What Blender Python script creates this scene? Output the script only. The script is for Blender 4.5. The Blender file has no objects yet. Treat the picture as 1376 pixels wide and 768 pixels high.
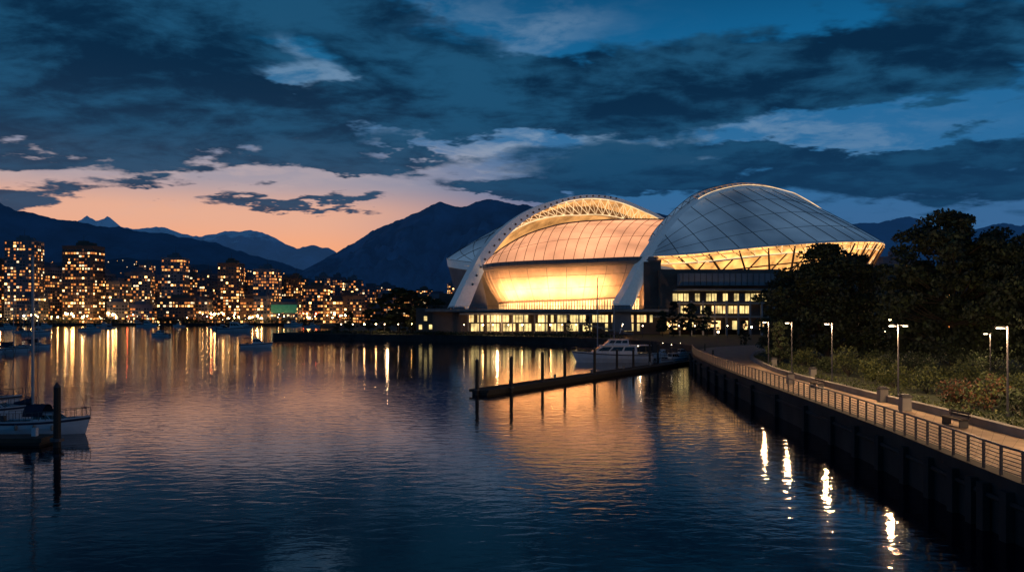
import bpy, math, random, bmesh
from mathutils import Vector, Matrix, noise
random.seed(11)
sc = bpy.context.scene
sc.view_settings.view_transform = 'Standard'
sc.view_settings.look = 'None'
sc.view_settings.exposure = 0

H = 8.5                      # eye height above the water, metres
K = 1080.0
def gx(u, d): return (u-688)/K*d       # pixel column + distance -> world x
def gz(v, d): return H-(v-425)/K*d     # pixel row + distance -> world z
def P3(u,v,d): return Vector((gx(u,d),d,gz(v,d)))

# ------------------------------------------------------------ materials
def M(name, col, rough=.6, metal=0.0, em=None, es=0.0, var=.25, scale=1.0, bump=0.0, emvar=0.0, emscale=.2, sample=False):
    m = bpy.data.materials.new(name); m.use_nodes = True
    nt = m.node_tree; b = nt.nodes['Principled BSDF']
    b.inputs['Roughness'].default_value = rough
    b.inputs['Metallic'].default_value = metal
    tc = nt.nodes.new('ShaderNodeTexCoord')
    n = nt.nodes.new('ShaderNodeTexNoise'); n.inputs['Scale'].default_value = scale; n.inputs['Detail'].default_value = 4
    nt.links.new(tc.outputs['Object'], n.inputs['Vector'])
    r = nt.nodes.new('ShaderNodeValToRGB')
    r.color_ramp.elements[0].position = .3; r.color_ramp.elements[1].position = .7
    r.color_ramp.elements[0].color = tuple(c*(1-var) for c in col)+(1,)
    r.color_ramp.elements[1].color = tuple(min(1, c*(1+var)) for c in col)+(1,)
    nt.links.new(n.outputs['Fac'], r.inputs['Fac'])
    nt.links.new(r.outputs['Color'], b.inputs['Base Color'])
    if bump:
        bp = nt.nodes.new('ShaderNodeBump'); bp.inputs['Distance'].default_value = bump
        nt.links.new(n.outputs['Fac'], bp.inputs['Height']); nt.links.new(bp.outputs['Normal'], b.inputs['Normal'])
    if em:
        b.inputs['Emission Color'].default_value = em+(1,)
        b.inputs['Emission Strength'].default_value = es
        if not sample: m.cycles.emission_sampling='NONE'
        if emvar:
            n2 = nt.nodes.new('ShaderNodeTexNoise'); n2.inputs['Scale'].default_value = emscale; n2.inputs['Detail'].default_value = 3
            nt.links.new(tc.outputs['Object'], n2.inputs['Vector'])
            mr = nt.nodes.new('ShaderNodeMapRange'); mr.inputs[1].default_value = .3; mr.inputs[2].default_value = .7
            mr.inputs[3].default_value = es*(1-emvar); mr.inputs[4].default_value = es*(1+emvar)
            nt.links.new(n2.outputs['Fac'], mr.inputs[0]); nt.links.new(mr.outputs[0], b.inputs['Emission Strength'])
    return m

mat_conc = M('concrete', (.25,.24,.22), .8, scale=.6)
mat_concd = M('concrete_dark', (.08,.08,.08), .85, scale=.5)
mat_steel = M('painted_steel', (.08,.08,.09), .45, .3)
mat_rail = M('rail_steel', (.10,.10,.10), .4, .5)
mat_alu = M('mast_aluminium', (.34,.35,.37), .4, .2)
mat_white = M('white_gelcoat', (.62,.66,.70), .3, var=.08)
mat_navy = M('navy_canvas', (.02,.03,.06), .8)
mat_glass = M('dark_glass', (.01,.012,.015), .08, var=.1)
mat_wood = M('timber', (.07,.052,.038), .85, scale=3)
mat_pile = M('wet_pile', (.025,.022,.018), .7, scale=3)
mat_lamp = M('lamp_glow', (1,.9,.7), .5, em=(1,.66,.34), es=24)
mat_lampc = M('lamp_glow_far', (1,.9,.7), .5, em=(1,.50,.16), es=105, sample=True)
mat_lampw = M('lamp_glow_white', (1,1,.9), .5, em=(1,.80,.50), es=17, sample=True)
mat_red = M('lamp_glow_red', (1,.2,.1), .5, em=(1,.12,.04), es=50, sample=True)
mat_bark = M('bark', (.05,.038,.028), .9, scale=4)
leafA = M('leaf_dark', (.022,.034,.017), .7, var=.4, scale=.4)
leafB = M('leaf_mid', (.05,.075,.028), .7, var=.4, scale=.4)
leafC = M('leaf_light', (.12,.14,.035), .7, var=.4, scale=.6)
leafR = M('leaf_russet', (.14,.06,.03), .7, var=.4, scale=.6)

# ------------------------------------------------------------ mesh builder
class MB:
    def __init__(s): s.v=[]; s.f=[]; s.mi=[]; s.mats=[]
    def m(s, mat):
        if mat not in s.mats: s.mats.append(mat)
        return s.mats.index(mat)
    def face(s, pts, mat):
        n=len(s.v); s.v.extend([tuple(p) for p in pts]); s.f.append(tuple(range(n,n+len(pts)))); s.mi.append(s.m(mat))
    def box(s, c, d, mat, rz=0.0, taper=1.0):
        n=len(s.v); cz,sz=math.cos(rz),math.sin(rz)
        for k,(a,b,e) in enumerate([(-1,-1,-1),(1,-1,-1),(1,1,-1),(-1,1,-1),(-1,-1,1),(1,-1,1),(1,1,1),(-1,1,1)]):
            t = taper if e>0 else 1
            x=a*d[0]/2*t; y=b*d[1]/2*t
            s.v.append((c[0]+x*cz-y*sz, c[1]+x*sz+y*cz, c[2]+e*d[2]/2))
        for q in [(0,3,2,1),(4,5,6,7),(0,1,5,4),(1,2,6,5),(2,3,7,6),(3,0,4,7)]:
            s.f.append(tuple(n+i for i in q)); s.mi.append(s.m(mat))
    def tube(s, p, q, r1, r2, mat, n=6, cap=True):
        p=Vector(p); q=Vector(q); t=(q-p)
        if t.length<1e-6: return
        t.normalize(); a=t.orthogonal().normalized(); b=t.cross(a)
        k=len(s.v)
        for c,r in ((p,r1),(q,r2)):
            for i in range(n):
                an=2*math.pi*i/n; s.v.append(tuple(c+a*math.cos(an)*r+b*math.sin(an)*r))
        for i in range(n):
            j=(i+1)%n; s.f.append((k+i,k+j,k+n+j,k+n+i)); s.mi.append(s.m(mat))
        if cap:
            s.f.append(tuple(k+i for i in reversed(range(n)))); s.mi.append(s.m(mat))
            s.f.append(tuple(k+n+i for i in range(n))); s.mi.append(s.m(mat))
    def path(s, pts, r, mat, n=5):
        for a,b in zip(pts[:-1],pts[1:]): s.tube(a,b,r,r,mat,n)
    def ball(s, c, r, mat, seg=8, rings=5, sq=1.0):
        k=len(s.v)
        for i in range(rings+1):
            ph=math.pi*i/rings
            for j in range(seg):
                th=2*math.pi*j/seg
                s.v.append((c[0]+r*math.sin(ph)*math.cos(th), c[1]+r*math.sin(ph)*math.sin(th), c[2]+r*sq*math.cos(ph)))
        for i in range(rings):
            for j in range(seg):
                j2=(j+1)%seg
                s.f.append((k+i*seg+j,k+(i+1)*seg+j,k+(i+1)*seg+j2,k+i*seg+j2)); s.mi.append(s.m(mat))
    def grid(s, g, mat):
        k=len(s.v); C=len(g[0]); R=len(g)
        for row in g:
            for p in row: s.v.append(tuple(p))
        for i in range(R-1):
            for j in range(C-1):
                s.f.append((k+i*C+j,k+i*C+j+1,k+(i+1)*C+j+1,k+(i+1)*C+j)); s.mi.append(s.m(mat))
    def sweep(s, pts, wid, hgt, mat, side):
        side=Vector(side).normalized(); rings=[]
        for i,p in enumerate(pts):
            p=Vector(p); a=Vector(pts[max(0,i-1)]); b=Vector(pts[min(len(pts)-1,i+1)])
            t=(b-a).normalized(); n=t.cross(side).normalized()
            w=wid(i/(len(pts)-1))/2; h=hgt(i/(len(pts)-1))/2
            rings.append([p+side*w+n*h, p-side*w+n*h, p-side*w-n*h, p+side*w-n*h, p+side*w+n*h])
        s.grid(rings, mat); s.face(rings[0][:4],mat); s.face(rings[-1][:4],mat)
    def build(s, name, loc=(0,0,0), rz=0.0, parent=None, smooth=False, scale=1.0):
        me=bpy.data.meshes.new(name); me.from_pydata(s.v,[],s.f)
        for mm in s.mats: me.materials.append(mm)
        me.polygons.foreach_set('material_index', s.mi)
        if smooth: me.polygons.foreach_set('use_smooth',[True]*len(me.polygons))
        me.update()
        return put(me,name,loc,rz,parent,scale)
def put(me,name,loc=(0,0,0),rz=0.0,parent=None,scale=1.0):
    o=bpy.data.objects.new(name,me); o.location=loc; o.rotation_euler=(0,0,rz)
    o.scale=(scale,)*3 if not isinstance(scale,tuple) else scale
    sc.collection.objects.link(o)
    if parent: o.parent=parent
    return o
def empty(name,loc=(0,0,0)):
    o=bpy.data.objects.new(name,None); o.location=loc; sc.collection.objects.link(o); return o
def spline(P,n):
    P=[Vector(p) for p in P]; out=[]; m=len(P)-1
    for i in range(n):
        t=i/(n-1)*m; k=min(int(t),m-1); f=t-k
        p0=P[max(k-1,0)];p1=P[k];p2=P[k+1];p3=P[min(k+2,m)]
        out.append(0.5*((2*p1)+(p2-p0)*f+(2*p0-5*p1+4*p2-p3)*f*f+(3*p1-p0-3*p2+p3)*f**3))
    return out
def even(pts,n):
    cum=[0]
    for a,c in zip(pts[:-1],pts[1:]): cum.append(cum[-1]+(c-a).length)
    out=[]; k=0
    for i in range(n):
        s=cum[-1]*i/(n-1)
        while k<len(pts)-2 and cum[k+1]<s: k+=1
        out.append(pts[k].lerp(pts[k+1],(s-cum[k])/max(1e-9,cum[k+1]-cum[k])))
    return out
def light(name,kind,loc,energy,col,parent=None,size=.3,rot=None,**kw):
    l=bpy.data.lights.new(name,kind); l.energy=energy; l.color=col
    if kind=='POINT': l.shadow_soft_size=size
    if kind=='AREA': l.shape='RECTANGLE'; l.size=size
    for k,v in kw.items(): setattr(l,k,v)
    o=bpy.data.objects.new(name,l); o.location=loc
    if rot is not None: o.rotation_euler=rot
    sc.collection.objects.link(o)
    if parent: o.parent=parent
    return o

# ------------------------------------------------------------ camera
cam=bpy.data.cameras.new('camera'); cam.sensor_width=36; cam.lens=36*K/1376
cam.shift_y=41/1376; cam.clip_end=40000; cam.clip_start=.1
co=bpy.data.objects.new('camera',cam); co.location=(0,0,H); co.rotation_euler=(math.radians(90),0,0)
sc.collection.objects.link(co); sc.camera=co

# ------------------------------------------------------------ sky
w=bpy.data.worlds.new('World'); sc.world=w; w.use_nodes=True
try: w.cycles.sampling_method='MANUAL'; w.cycles.sample_map_resolution=256
except Exception: pass
nt=w.node_tree; nt.nodes.clear()
def lk(a,b): nt.links.new(a,b)
def setin(node,i,x):
    if x is None: return
    if isinstance(x,bpy.types.NodeSocket): lk(x,node.inputs[i])
    else: node.inputs[i].default_value=x
def mt(op,a,b=None,c=None,clamp=False):
    n=nt.nodes.new('ShaderNodeMath'); n.operation=op; n.use_clamp=clamp
    setin(n,0,a); setin(n,1,b); setin(n,2,c); return n.outputs[0]
def vm(op,a,b=None):
    n=nt.nodes.new('ShaderNodeVectorMath'); n.operation=op; setin(n,0,a); setin(n,1,b)
    return n.outputs['Value'] if op=='DOT_PRODUCT' else n.outputs[0]
def mr(x,a,b,c=0.0,d=1.0,smooth=True):
    n=nt.nodes.new('ShaderNodeMapRange'); n.interpolation_type='SMOOTHSTEP' if smooth else 'LINEAR'
    setin(n,0,x); n.inputs[1].default_value=a; n.inputs[2].default_value=b; n.inputs[3].default_value=c; n.inputs[4].default_value=d
    return n.outputs[0]
def mix(f,a,b):
    n=nt.nodes.new('ShaderNodeMix'); n.data_type='RGBA'
    setin(n,0,f)
    for i,x in ((6,a),(7,b)):
        if isinstance(x,tuple): n.inputs[i].default_value=x+(1,)
        else: lk(x,n.inputs[i])
    return n.outputs[2]
def ramp(x,els):
    n=nt.nodes.new('ShaderNodeValToRGB'); cr=n.color_ramp; cr.interpolation='EASE'
    while len(cr.elements)<len(els): cr.elements.new(.5)
    for e,(p,c) in zip(cr.elements,els): e.position=p; e.color=c+(1,)
    lk(x,n.inputs[0]); return n.outputs[0]
def nz(vec,scale,detail=6,rough=.55,dist=0.0):
    n=nt.nodes.new('ShaderNodeTexNoise'); n.noise_dimensions='2D'; n.inputs['Scale'].default_value=scale; n.inputs['Detail'].default_value=detail
    n.inputs['Roughness'].default_value=rough; n.inputs['Distortion'].default_value=dist
    lk(vec,n.inputs['Vector']); return n
tc=nt.nodes.new('ShaderNodeTexCoord')
sx=nt.nodes.new('ShaderNodeSeparateXYZ'); lk(tc.outputs['Generated'],sx.inputs[0])
X,Y,Z=sx.outputs
az=mt('ARCTAN2',X,Y); el=mt('ARCSINE',Z)
zz=mt('ADD',mt('ABSOLUTE',Z),.13)
cv=nt.nodes.new('ShaderNodeCombineXYZ'); lk(mt('DIVIDE',X,zz),cv.inputs[0]); lk(mt('MULTIPLY',mt('DIVIDE',Y,zz),1.25),cv.inputs[1])
cp=cv.outputs[0]
ce=nt.nodes.new('ShaderNodeCombineXYZ'); lk(az,ce.inputs[0]); lk(el,ce.inputs[1])
wn=nz(cp,2.2,5,.60)
warp=vm('MULTIPLY',vm('SUBTRACT',wn.outputs['Color'],(.5,.5,.5)),(.30,.11,0))
ae=vm('ADD',ce.outputs[0],warp)
def ang(u,v):
    a=math.atan((u-688)/K); return a, math.atan((425-v)/K*math.cos(a))
def blobs(lst):
    tot=None
    for (u,v,su,sv,amp) in lst:
        a,e=ang(u,v)
        d=vm('MULTIPLY',vm('SUBTRACT',ae,(a,e,0)),(K/su,K/sv,0))
        g=mt('MULTIPLY',mt('EXPONENT',mt('MULTIPLY',vm('DOT_PRODUCT',d,d),-1.0)),amp)
        tot=g if tot is None else mt('ADD',tot,g)
    return tot
dark=blobs([(110,60,270,75,.44),(330,145,180,38,.40),(90,150,200,40,.38),(640,115,240,50,.40),(820,150,170,34,.34),(540,20,160,30,.30),
  (1010,110,160,38,.34),(1200,75,230,46,.38),(1350,40,130,45,.25),(980,222,250,20,.46),(1260,240,240,34,.40),(740,256,140,12,.5),
  (25,262,80,18,.70),(180,248,60,11,.55),(400,270,110,12,.60),(470,216,90,11,.5),(372,292,50,5,.42),(150,196,200,16,.34),(560,208,70,10,.3),
  (395,92,50,30,-.36),(745,70,80,22,-.36),(960,14,90,24,-.30),(1180,172,130,17,-.5),(240,285,420,34,-.30),(640,188,180,12,-.26),(690,12,90,12,-.40),(640,300,300,30,-.25)])
wis=blobs([(392,92,62,38,.65),(720,50,120,40,.45),(610,203,290,26,.85),(880,188,160,18,.5),(1100,185,130,18,.35),(130,212,190,18,.6),(200,235,250,30,.3)])
n1=nz(cp,1.5,8,.59,.3); n2=nz(cp,4.6,6,.60,.2)
glow=mt('MULTIPLY',mr(az,-.26,.14,1,0),mr(az,-1.5,-.8,0,1))
elw=mt('DIVIDE',el,.5)
warm=ramp(elw,[(0,(.66,.22,.08)),(.14,(.95,.40,.20)),(.24,(.80,.42,.29)),(.33,(.36,.32,.38)),(.44,(.070,.18,.35)),(.62,(.008,.12,.27)),(1,(.003,.04,.13))])
cool=ramp(elw,[(0,(.07,.13,.26)),(.2,(.040,.13,.29)),(.38,(.022,.14,.32)),(.6,(.006,.12,.29)),(.8,(.003,.07,.18)),(1,(.002,.025,.09))])
clear=mix(glow,cool,warm)
wm=mt('MULTIPLY',wis,mr(n2.outputs[0],.38,.62,.05,1.0),clamp=True)
wcol=mix(mt('MULTIPLY',glow,mr(el,.26,.14,0,1)),(.19,.30,.44),(.58,.42,.40))
sky1=mix(wm,clear,wcol)
dens=mr(mt('ADD',mt('ADD',mt('MULTIPLY',n1.outputs[0],.88),mt('MULTIPLY',n2.outputs[0],.29)),dark),.61,.85)
shade=mr(mt('ADD',mt('MULTIPLY',n2.outputs[0],.6),mt('MULTIPLY',n1.outputs[0],.9)),.62,.92)
ccol=mix(shade,(.0020,.018,.050),(.011,.078,.165))
lowc=mix(glow,(.006,.042,.11),(.018,.055,.115))
ccol=mix(mr(el,.30,.10,0,.75),ccol,lowc)
final=mix(mt('MULTIPLY',dens,.97),sky1,ccol)
fade=mr(el,.36,.8,1,.2)
fin2=vm('SCALE',final); lk(fade,nt.nodes[-1].inputs['Scale'])
ns=nt.nodes.new('ShaderNodeTexSky'); ns.sky_type='NISHITA'; ns.sun_disc=False
ns.sun_elevation=math.radians(-1.5); ns.sun_rotation=math.radians(-22)
nss=vm('SCALE',ns.outputs[0]); nt.nodes[-1].inputs['Scale'].default_value=.002
tot=vm('ADD',fin2,nss)
bg=nt.nodes.new('ShaderNodeBackground'); lk(tot,bg.inputs[0]); bg.inputs[1].default_value=1.0
ow=nt.nodes.new('ShaderNodeOutputWorld'); lk(bg.outputs[0],ow.inputs[0])
sun=light('sun','SUN',(0,0,100),.03,(1,.6,.42),rot=(math.radians(87),0,math.radians(180+22)),angle=math.radians(4))

# ------------------------------------------------------------ water
wm_=bpy.data.materials.new('sea_water'); wm_.use_nodes=True
nt2=wm_.node_tree; b=nt2.nodes['Principled BSDF']
b.inputs['Base Color'].default_value=(.0003,.002,.016,1); b.inputs['Roughness'].default_value=.06
b.inputs['IOR'].default_value=1.34
t=nt2.nodes.new('ShaderNodeTexCoord')
mp=nt2.nodes.new('ShaderNodeMapping'); mp.inputs['Scale'].default_value=(.7,1.25,1); nt2.links.new(t.outputs['Object'],mp.inputs[0])
a1=nt2.nodes.new('ShaderNodeTexNoise'); a1.inputs['Scale'].default_value=1.0; a1.inputs['Detail'].default_value=3; a1.inputs['Roughness'].default_value=.5; a1.inputs['Distortion'].default_value=.5
a2=nt2.nodes.new('ShaderNodeTexNoise'); a2.inputs['Scale'].default_value=.02; a2.inputs['Detail'].default_value=3
nt2.links.new(mp.outputs[0],a1.inputs['Vector']); nt2.links.new(t.outputs['Object'],a2.inputs['Vector'])
q=nt2.nodes.new('ShaderNodeMapRange'); q.inputs[1].default_value=.35; q.inputs[2].default_value=.65; q.inputs[3].default_value=.35; q.inputs[4].default_value=1
nt2.links.new(a2.outputs[0],q.inputs[0])
bp=nt2.nodes.new('ShaderNodeBump'); bp.inputs['Distance'].default_value=.032
nt2.links.new(q.outputs[0],bp.inputs['Strength']); nt2.links.new(a1.outputs[0],bp.inputs['Height']); nt2.links.new(bp.outputs[0],b.inputs['Normal'])
mb=MB(); mb.face([(-4000,-300,0),(4000,-300,0),(4000,6000,0),(-4000,6000,0)],wm_); mb.build('water')

# ------------------------------------------------------------ land
Zl=2.1
prom=[(18.6,-12),(18.7,5),(18.9,18),(19.1,30),(19.6,34.6),(20.7,43.7),(22,57.6),(24,83),(25.9,103),(28.8,126),(32.5,145)]
shore=prom+[(39,172),(36,204),(16,241),(-22,268),(-60,285),(-88,298),(-91,306),(-80,330),(-95,480),(-190,742),(-320,758),(-900,772),(-3500,900)]
mat_land=M('grass_ground',(.045,.06,.028),.95,scale=.3,var=.5)
mb=MB(); mb.face([(x,y,Zl) for x,y in shore]+[(-6000,9000,Zl),(9000,9000,Zl),(9000,-12,Zl)],mat_land); g=mb.build('ground')
bm=bmesh.new(); bm.from_mesh(g.data); bmesh.ops.triangulate(bm,faces=bm.faces); bm.to_mesh(g.data); bm.free()
def offs(pts,d):
    out=[]
    for i,p in enumerate(pts):
        a=Vector(pts[max(0,i-1)][:2]); c=Vector(pts[min(len(pts)-1,i+1)][:2]); t=(c-a).normalized()
        out.append((p[0]+t.y*d,p[1]-t.x*d))
    return out
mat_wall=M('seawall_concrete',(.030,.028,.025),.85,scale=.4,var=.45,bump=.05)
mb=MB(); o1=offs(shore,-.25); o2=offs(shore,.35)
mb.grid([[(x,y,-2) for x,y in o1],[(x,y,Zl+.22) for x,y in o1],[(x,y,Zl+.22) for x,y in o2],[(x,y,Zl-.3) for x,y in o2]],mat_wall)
S=spline([(x,y,0) for x,y in prom],60)
for p in S[::2]:
    mb.box((p.x-.42,p.y,.3),(.3,.45,3.2),mat_wall)
mb.path([Vector((p.x-.34,p.y,1.45)) for p in S],.12,mat_wall)
mb.build('seawall')

mat_prom=M('promenade_paving',(.38,.28,.19),.85,scale=1.2,var=.22,bump=.01)
inner=[(26.4,-12),(26.5,10),(26.5,30),(26.7,41.9),(27.6,53),(28.1,65.8),(29.7,88.6),(33,108),(37.5,126),(48,150),(70,172)]
So=spline([(x,y,0) for x,y in prom+[(42,168),(60,186)]],90); Si=spline([(x,y,0) for x,y in inner],90)
mb=MB(); mb.grid([[(p.x+.36,p.y,Zl+.012) for p in So],[(p.x,p.y,Zl+.012) for p in Si]],mat_prom)
mb.build('promenade_path')
mb=MB()
mat_joint=M('paving_joint',(.18,.14,.10),.9)
for i in range(0,88,1):
    a=So[i]; c=Si[i]
    mb.face([(a.x+.4,a.y,Zl+.017),(c.x,c.y,Zl+.017),(c.x,c.y+.04,Zl+.017),(a.x+.4,a.y+.04,Zl+.017)],mat_joint)
mb.build('paving_joints')
mb=MB()
mb.grid([[(p.x,p.y,Zl) for p in Si],[(p.x,p.y,Zl+.5) for p in Si],[(p.x+.45,p.y,Zl+.5) for p in Si],[(p.x+.45,p.y,Zl) for p in Si]],mat_conc)
mb.build('planter_kerb_wall')
mb=MB(); R=spline([(x-.02,y,Zl+.22) for x,y in prom],110)
cum=[0]
for a,c in zip(R[:-1],R[1:]): cum.append(cum[-1]+(c-a).length)
def along(s):
    for i in range(len(R)-1):
        if cum[i+1]>=s: return R[i].lerp(R[i+1],(s-cum[i])/(cum[i+1]-cum[i]))
    return R[-1]
s_=0; prev=None
while s_<cum[-1]:
    p=along(s_)
    mb.box((p.x,p.y,p.z+.55),(.08,.11,1.15),mat_rail)
    if prev:
        for hh,rr in ((1.13,.05),(.95,.02),(.80,.02),(.65,.02),(.5,.02),(.35,.02),(.2,.02)):
            mb.tube(prev+Vector((0,0,hh)),p+Vector((0,0,hh)),rr,rr,mat_rail,5,False)
    prev=p; s_+=1.5
mb.build('promenade_railing')

for u,v in [(1062,516),(1092,508),(1186,540),(1216,552),(1118,490),(1040,492)]:
    d=6.4*K/(v-425); x=gx(u,d)
    mb=MB(); mb.box((0,0,.5),(.62,.62,.95),mat_conc,taper=.92); mb.box((0,0,1.0),(.72,.72,.09),mat_concd); mb.box((0,0,1.1),(.5,.5,.1),mat_steel)
    mb.build('litter_bin',(x,d,Zl+.01))
mb=MB()
for dy in (-.9,.9): mb.box((0,dy,.22),(.5,.1,.44),mat_concd)
for dx in (-.2,0,.2): mb.box((dx,0,.47),(.15,2.2,.05),mat_wood)
for z in (.65,.82): mb.box((.28,0,z),(.04,2.2,.12),mat_wood)
mb.box((.27,-.9,.6),(.05,.06,.6),mat_steel); mb.box((.27,.9,.6),(.05,.06,.6),mat_steel)
mb.build('park_bench',(25.9,47,Zl+.012)); put(bpy.data.meshes['park_bench'],'park_bench',(27.3,72,Zl+.012))

# ------------------------------------------------------------ street lamps
def lamp_mesh(hh,sides=(-1,)):
    mb=MB(); mb.tube((0,0,0),(0,0,.5),.13,.11,mat_steel,8); mb.tube((0,0,.5),(0,0,hh),.075,.05,mat_steel,8)
    for sgn in sides:
        mb.tube((0,0,hh-.1),(sgn*.4,0,hh+.02),.03,.025,mat_steel,6)
        mb.box((sgn*.5,0,hh+.05),(.5,.22,.08),mat_steel); mb.box((sgn*.52,0,hh-.025),(.3,.16,.05),mat_lampw)
    mb.ball((0,0,hh+.05),.08,mat_steel,6,4); return mb
for u,d,pw,sd_ in [(1025,99,1100,(-1,)),(1064,88,900,(-1,)),(1118,76,2000,(-1,)),(1207,61,2200,(-1,1)),(1354,50,1900,(-1,))]:
    x=max(gx(u,d),{99:31.6,88:30.6}.get(d,0)) 
    o=lamp_mesh(5.7,sd_).build('street_lamp',(x,d,Zl))
    light('lamp_light','POINT',(-.5,0,5.45),pw,(1,.60,.30),parent=o,size=.22)
for x,y,pw in ((27.7,37,1700),(27.4,22,1300),(27.2,6,500)):  # extra lamps out of view, added to brighten the near paving
    o=lamp_mesh(5.7).build('street_lamp',(x,y,Zl)); light('lamp_light','POINT',(-.5,0,5.45),pw,(1,.60,.30),parent=o,size=.22)
for u,v,d in [(1245,455,150),(1300,440,170),(1348,430,190),(1370,438,160),(1190,455,190),(1092,448,200),(1010,440,215),(965,452,190),(1335,405,260),(1372,404,240),(1322,462,120),(1196,430,170)]:
    z=gz(v,d); hh=max(z-Zl,2.6)
    mb=MB(); mb.tube((0,0,0),(0,0,hh),.08,.05,mat_steel,6); mb.ball((0,0,hh+.15),.25,mat_lamp,8,5)
    mb.build('park_lamp',(gx(u,d),d,Zl))
for x,y,e in [(78,150,1800),(60,122,1200),(50,84,900),(42,62,600)]:
    o=lamp_mesh(4.6).build('park_lamp',(x,y,Zl)); light('park_lamp_light','POINT',(-.5,0,4.4),e,(1,.62,.3),parent=o,size=.2)

# ------------------------------------------------------------ vegetation
def leaves(mb,c,r,n,size,mats):
    for _ in range(n):
        d=Vector((random.gauss(0,1),random.gauss(0,1),random.gauss(0,1))).normalized()*(random.random()**.45)
        p=Vector(c)+Vector((d.x*r[0],d.y*r[1],d.z*r[2]))
        a=Vector((random.gauss(0,1),random.gauss(0,1),random.gauss(0,.7))).normalized(); b_=a.orthogonal().normalized()
        b_=(Matrix.Rotation(random.uniform(0,6.3),3,a)@b_); s=size*random.uniform(.6,1.3); c2=a.cross(b_)
        k=len(mb.v)
        mb.v.extend([tuple(p-b_*s*.5),tuple(p+c2*s*.3),tuple(p+b_*s*.5),tuple(p-c2*s*.3)])
        mb.f.append((k,k+1,k+2,k+3)); mb.mi.append(mb.m(random.choice(mats)))
def tree_mesh(name,hh,cr,seed,mats,nl=130,ls=.5,clumps=95,bottom=.2,lobes=.2):
    random.seed(seed); mb=MB()
    pts=[Vector((0,0,0))]
    for i in range(1,7): pts.append(Vector((random.uniform(-.25,.25)*i*.4,random.uniform(-.25,.25)*i*.4,hh*.85*i/6)))
    for i in range(6): mb.tube(pts[i],pts[i+1],hh*.02*(1-i/6.5),hh*.02*(1-(i+1)/6.5),mat_bark,8)
    for i in range(clumps):
        zf=random.random()**1.1; z=hh*(bottom+(1-bottom)*zf)
        prof=(math.sin(math.pi*min(1,(zf*.80+.18)))**.75)
        an=random.uniform(0,6.283); lob=1+lobes*math.sin(an*3+seed+zf*4)+.2*math.sin(an*5+zf*11)
        rr=cr*prof*lob*(random.random()**.42)*.9
        c=Vector((math.cos(an)*rr,math.sin(an)*rr,z+random.uniform(-.4,.6)))
        k=max(0,min(5,int(zf*5))); st=pts[k+1] if pts[k+1].z<z else pts[k]
        mid=st.lerp(c,.5)+Vector((0,0,-.3))
        mb.tube(st,mid,hh*.006,hh*.004,mat_bark,4,False); mb.tube(mid,c,hh*.004,hh*.0015,mat_bark,4,False)
        cs=cr*random.uniform(.10,.22)
        leaves(mb,c,(cs*1.1,cs*1.1,cs*.65),nl,ls,mats)
    me=bpy.data.meshes.new(name); me.from_pydata(mb.v,[],mb.f)
    for mm in mb.mats: me.materials.append(mm)
    me.polygons.foreach_set('material_index',mb.mi); me.update(); return me
tA=tree_mesh('tree_a',20,9.6,3,[leafA,leafA,leafA,leafB],120,.6,175,.10,.3)
tB=tree_mesh('tree_b',20,8.8,8,[leafA,leafA,leafA,leafB],120,.6,165,.10,.32)
tS=tree_mesh('tree_s',8,3.0,5,[leafA,leafB],70,.5,55,.12)
tC=tree_mesh('tree_c',8,2.0,15,[leafA,leafA],70,.45,50,.08)
put(tA,'broadleaf_tree',(gx(1112,120),120,Zl-.3),.4,scale=(.98,.98,.85))
put(tB,'broadleaf_tree',(gx(1068,128),128,Zl-.3),2.2,scale=(.68,.68,.66))
put(tB,'broadleaf_tree',(gx(1155,126),126,Zl-.3),.9,scale=(.58,.58,.80))
put(tB,'broadleaf_tree',(gx(1280,104),104,Zl-.3),1.4,scale=(1.08,1.08,.98))
put(tA,'broadleaf_tree',(gx(1238,112),112,Zl-.3),3.4,scale=(.55,.55,.70))
put(tA,'broadleaf_tree',(gx(1330,102),102,Zl-.3),4.4,scale=(.64,.64,.84))
put(tA,'broadleaf_tree',(gx(1400,96),96,Zl-.3),2.4,scale=(.76,.76,.84))
put(tA,'broadleaf_tree',(gx(1500,80),80,Zl-.3),5.0,scale=.8)
for u,top,d,wd in [(1048,432,105,.8),(1075,440,112,.9),(1150,435,135,1.1),(1000,430,180,1),(1178,440,118,.9),(1200,415,170,1.2),(1235,442,135,1),(1300,448,120,1.1),(1350,452,110,1.1),
    (905,405,262,1.1),(928,408,262,1.1),(890,418,258,.9),(950,412,262,1),(1035,415,230,1.2),(515,400,315,1.5),(535,388,318,1.8),(553,390,314,1.6),(572,398,312,1.4),(588,402,300,1.1),(470,418,330,1.0),(452,422,330,1),(495,415,325,1.1),(560,410,296,1),(790,425,262,.9),(765,430,262,1)]:
    z=gz(top,d)-Zl; k=z/8.2
    put(random.choice([tS,tC]),'small_tree',(gx(u,d),d,Zl-.1),random.uniform(0,6),scale=(k*wd,k*wd,k))
def bush(x,y,rx,ry,rz_,mats,n=900,ls=.22):
    mb=MB()
    for i in range(14):
        a=random.uniform(0,6.28); r=random.random()**.5
        c=(math.cos(a)*r*rx*.75,math.sin(a)*r*ry*.75,random.uniform(.3,.85)*rz_*(1-.35*r))
        leaves(mb,c,(rx*.36,ry*.36,rz_*.34),n//14,ls,mats)
        mb.tube((0,0,0),c,.04,.015,mat_bark,4,False)
    mb.build('shrub',(x,y,Zl))
random.seed(21)
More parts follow.
